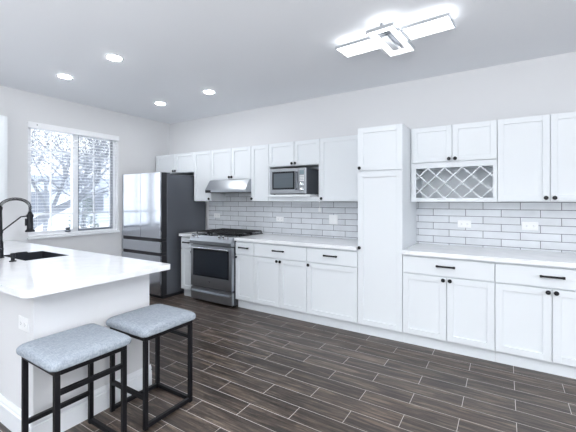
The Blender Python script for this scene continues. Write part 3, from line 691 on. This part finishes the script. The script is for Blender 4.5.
# ------------------------------------------------------------------ stools
def make_stool(cx, cy, label):
    t = thing('counter_stool', label, 'stool', (cx, cy, 0), 'backless counter stools at the peninsula')
    h = .1875; w = .025; q = h - w / 2
    for sx_ in (-1, 1):
        for sy_ in (-1, 1):
            b = B(); box(b, cx + sx_ * q - w / 2, cx + sx_ * q + w / 2, cy + sy_ * q - w / 2, cy + sy_ * q + w / 2, 0, .540, .0015); obj('leg', b, 'black', t)
    b = B()
    for s in (-1, 1):
        box(b, cx - h, cx + h, cy + s * q - w / 2, cy + s * q + w / 2, .5402, .565, .0015)
        box(b, cx + s * q - w / 2, cx + s * q + w / 2, cy - h + w, cy + h - w, .5402, .565, .0015)
    obj('seat_frame', b, 'black', t)
    k = q - w / 2
    b = B(); box(b, cx - q - .0115, cx - q + .0115, cy - k, cy + k, .180, .204, .001); obj('footrest', b, 'black', t)
    b = B(); box(b, cx + q - .0115, cx + q + .0115, cy - k, cy + k, .440, .464, .001); obj('crossbar', b, 'black', t)
    b = B(); box(b, cx + q - .0115, cx + q + .0115, cy - k, cy + k, .008, .032, .001); obj('floor_rail', b, 'black', t)
    for s in (-1, 1):
        b = B(); box(b, cx - k, cx + k, cy + s * q - .0115, cy + s * q + .0115, .008, .032, .001); obj('floor_rail', b, 'black', t)
    # cushion: rounded, slightly crowned
    b = B(); e = .212; n = 22; z0, z1 = .5655, .626
    def surf(u, v, top):
        # superellipse rounding towards the rim
        ru = (1 - abs(u) ** 9) ; rv = (1 - abs(v) ** 9)
        hgt = max(ru, 0) ** .36 * max(rv, 0) ** .36
        r2 = .030; x, y = u * e, v * e
        ax, ay = max(abs(x) - (e - r2), 0), max(abs(y) - (e - r2), 0); rr = math.hypot(ax, ay)
        if ax > 0 and ay > 0:
            m = max(ax, ay) / rr; x = math.copysign(e - r2 + ax * m, x); y = math.copysign(e - r2 + ay * m, y)
        zm = z0 + (z1 - z0) * .36
        z = zm + (z1 - zm) * hgt + .006 * (1 - u * u) * (1 - v * v) if top else zm - (zm - z0) * hgt ** .6
        return (cx + x, cy + y, z)
    T = [[b.verts.new(surf(math.sin(i / n * math.pi - math.pi / 2), math.sin(j / n * math.pi - math.pi / 2), True)) for j in range(n + 1)] for i in range(n + 1)]
    D = [[(T[i][j] if i in (0, n) or j in (0, n) else b.verts.new(surf(math.sin(i / n * math.pi - math.pi / 2), math.sin(j / n * math.pi - math.pi / 2), False))) for j in range(n + 1)] for i in range(n + 1)]
    for i in range(n):
        for j in range(n):
            b.faces.new((T[i][j], T[i + 1][j], T[i + 1][j + 1], T[i][j + 1])); b.faces.new((D[i][j], D[i][j + 1], D[i + 1][j + 1], D[i + 1][j]))
    obj('seat_cushion', b, 'fabric', t, True)
    return t
st = make_stool(2.994, -3.046, 'grey cushioned black stool nearest the viewer, beside the peninsula outlet')
s2 = copy_tree(st); s2.location = (2.994, -2.555, 0); s2.rotation_euler = (0, 0, R(90))
s2['label'] = 'grey cushioned black stool farther along the peninsula end, toward the range'

# ------------------------------------------------------------------ ceiling lights
def downlight(x, y, label):
    t = thing('recessed_light', label, 'ceiling light', (x, y, H), 'recessed ceiling lights')
    b = B()
    pr = [(.050, 0), (.050, -.004), (.066, -.006), (.080, -.002), (.080, 0)]
    seg = 32; rings = [[b.verts.new((x + r * math.cos(2 * math.pi * k / seg), y + r * math.sin(2 * math.pi * k / seg), H + z)) for k in range(seg)] for r, z in pr]
    for a, c in zip(rings, rings[1:]):
        for k in range(seg): b.faces.new((a[k], a[(k + 1) % seg], c[(k + 1) % seg], c[k]))
    obj('trim_ring', b, 'trim', t, True)
    b = B(); lathe(b, [(.062, -.0075), (.057, -.0095)], (x, y, H), seg=32); obj('diffuser', b, 'led', t, True)
    return t
dl = downlight(.963, -2.160, 'recessed ceiling light nearest the window, left one of the four')
for (x, y, lb) in ((1.890, -2.157, 'largest-looking recessed ceiling light, above the peninsula away from window'),
                   (.956, -.928, 'lowest recessed ceiling light, in front of the fridge corner'),
                   (1.906, -.940, 'recessed ceiling light over the floor before the range, rightmost of four')):
    c = copy_tree(dl); c.location = (x, y, H); c['label'] = lb
# LED fixture of crossing rectangles
fx, fy, fa = 4.262, -1.300, R(-4.6)
t = thing('ceiling_fixture', 'bright crossed-rectangle chrome LED fixture on the ceiling before the pantry', 'ceiling light', (fx, fy, H))
def fix(bm):
    bmesh.ops.rotate(bm, verts=bm.verts, cent=(0, 0, 0), matrix=Matrix.Rotation(fa, 3, 'Z')); bmesh.ops.translate(bm, verts=bm.verts, vec=(fx, fy, H)); return bm
def rect_frame(name, x0, x1, y0, y1, za, zb, parent, panel=True, bw=.03):
    b = B(); w = .009
    box(b, x0, x1, y0, y0 + w, za, zb); box(b, x0, x1, y1 - w, y1, za, zb); box(b, x0, x0 + w, y0 + w, y1 - w, za, zb); box(b, x1 - w, x1, y0 + w, y1 - w, za, zb)
    f = obj(name, fix(b), 'chrome', parent)
    b = B(); g = .0095
    if panel: box(b, x0 + g, x1 - g, y0 + g, y1 - g, za - .002, zb - .006)
    else:
        box(b, x0 + g, x1 - g, y0 + g, y0 + g + bw, za - .003, zb - .006); box(b, x0 + g, x1 - g, y1 - g - bw, y1 - g, za - .003, zb - .006)
        box(b, x0 + g, x0 + g + bw, y0 + g + bw, y1 - g - bw, za - .003, zb - .006); box(b, x1 - g - bw, x1 - g, y0 + g + bw, y1 - g - bw, za - .003, zb - .006)
    obj('led_panel', fix(b), 'ledfix', f); return f
rect_frame('side_frame', -.445, -.112, -.108, .108, -.078, -.056, t)
rect_frame('side_frame', .112, .445, -.108, .108, -.078, -.056, t)
rect_frame('center_frame', -.108, .108, -.255, .255, -.104, -.080, t, False, .040)
b = B(); box(b, -.055, .055, -.06, .16, -.040, -.0005, .003); obj('canopy', fix(b), 'steel', t)
b = B()
for k in range(3): y = -.185 + k * .035; box(b, -.056, .056, y, y + .012, -.0900, -.0800)
box(b, -.008, .008, -.22, .22, -.080, -.0405); box(b, -.40, .40, -.010, .010, -.0455, -.030)
obj('mounting_bar', fix(b), 'steel', t)
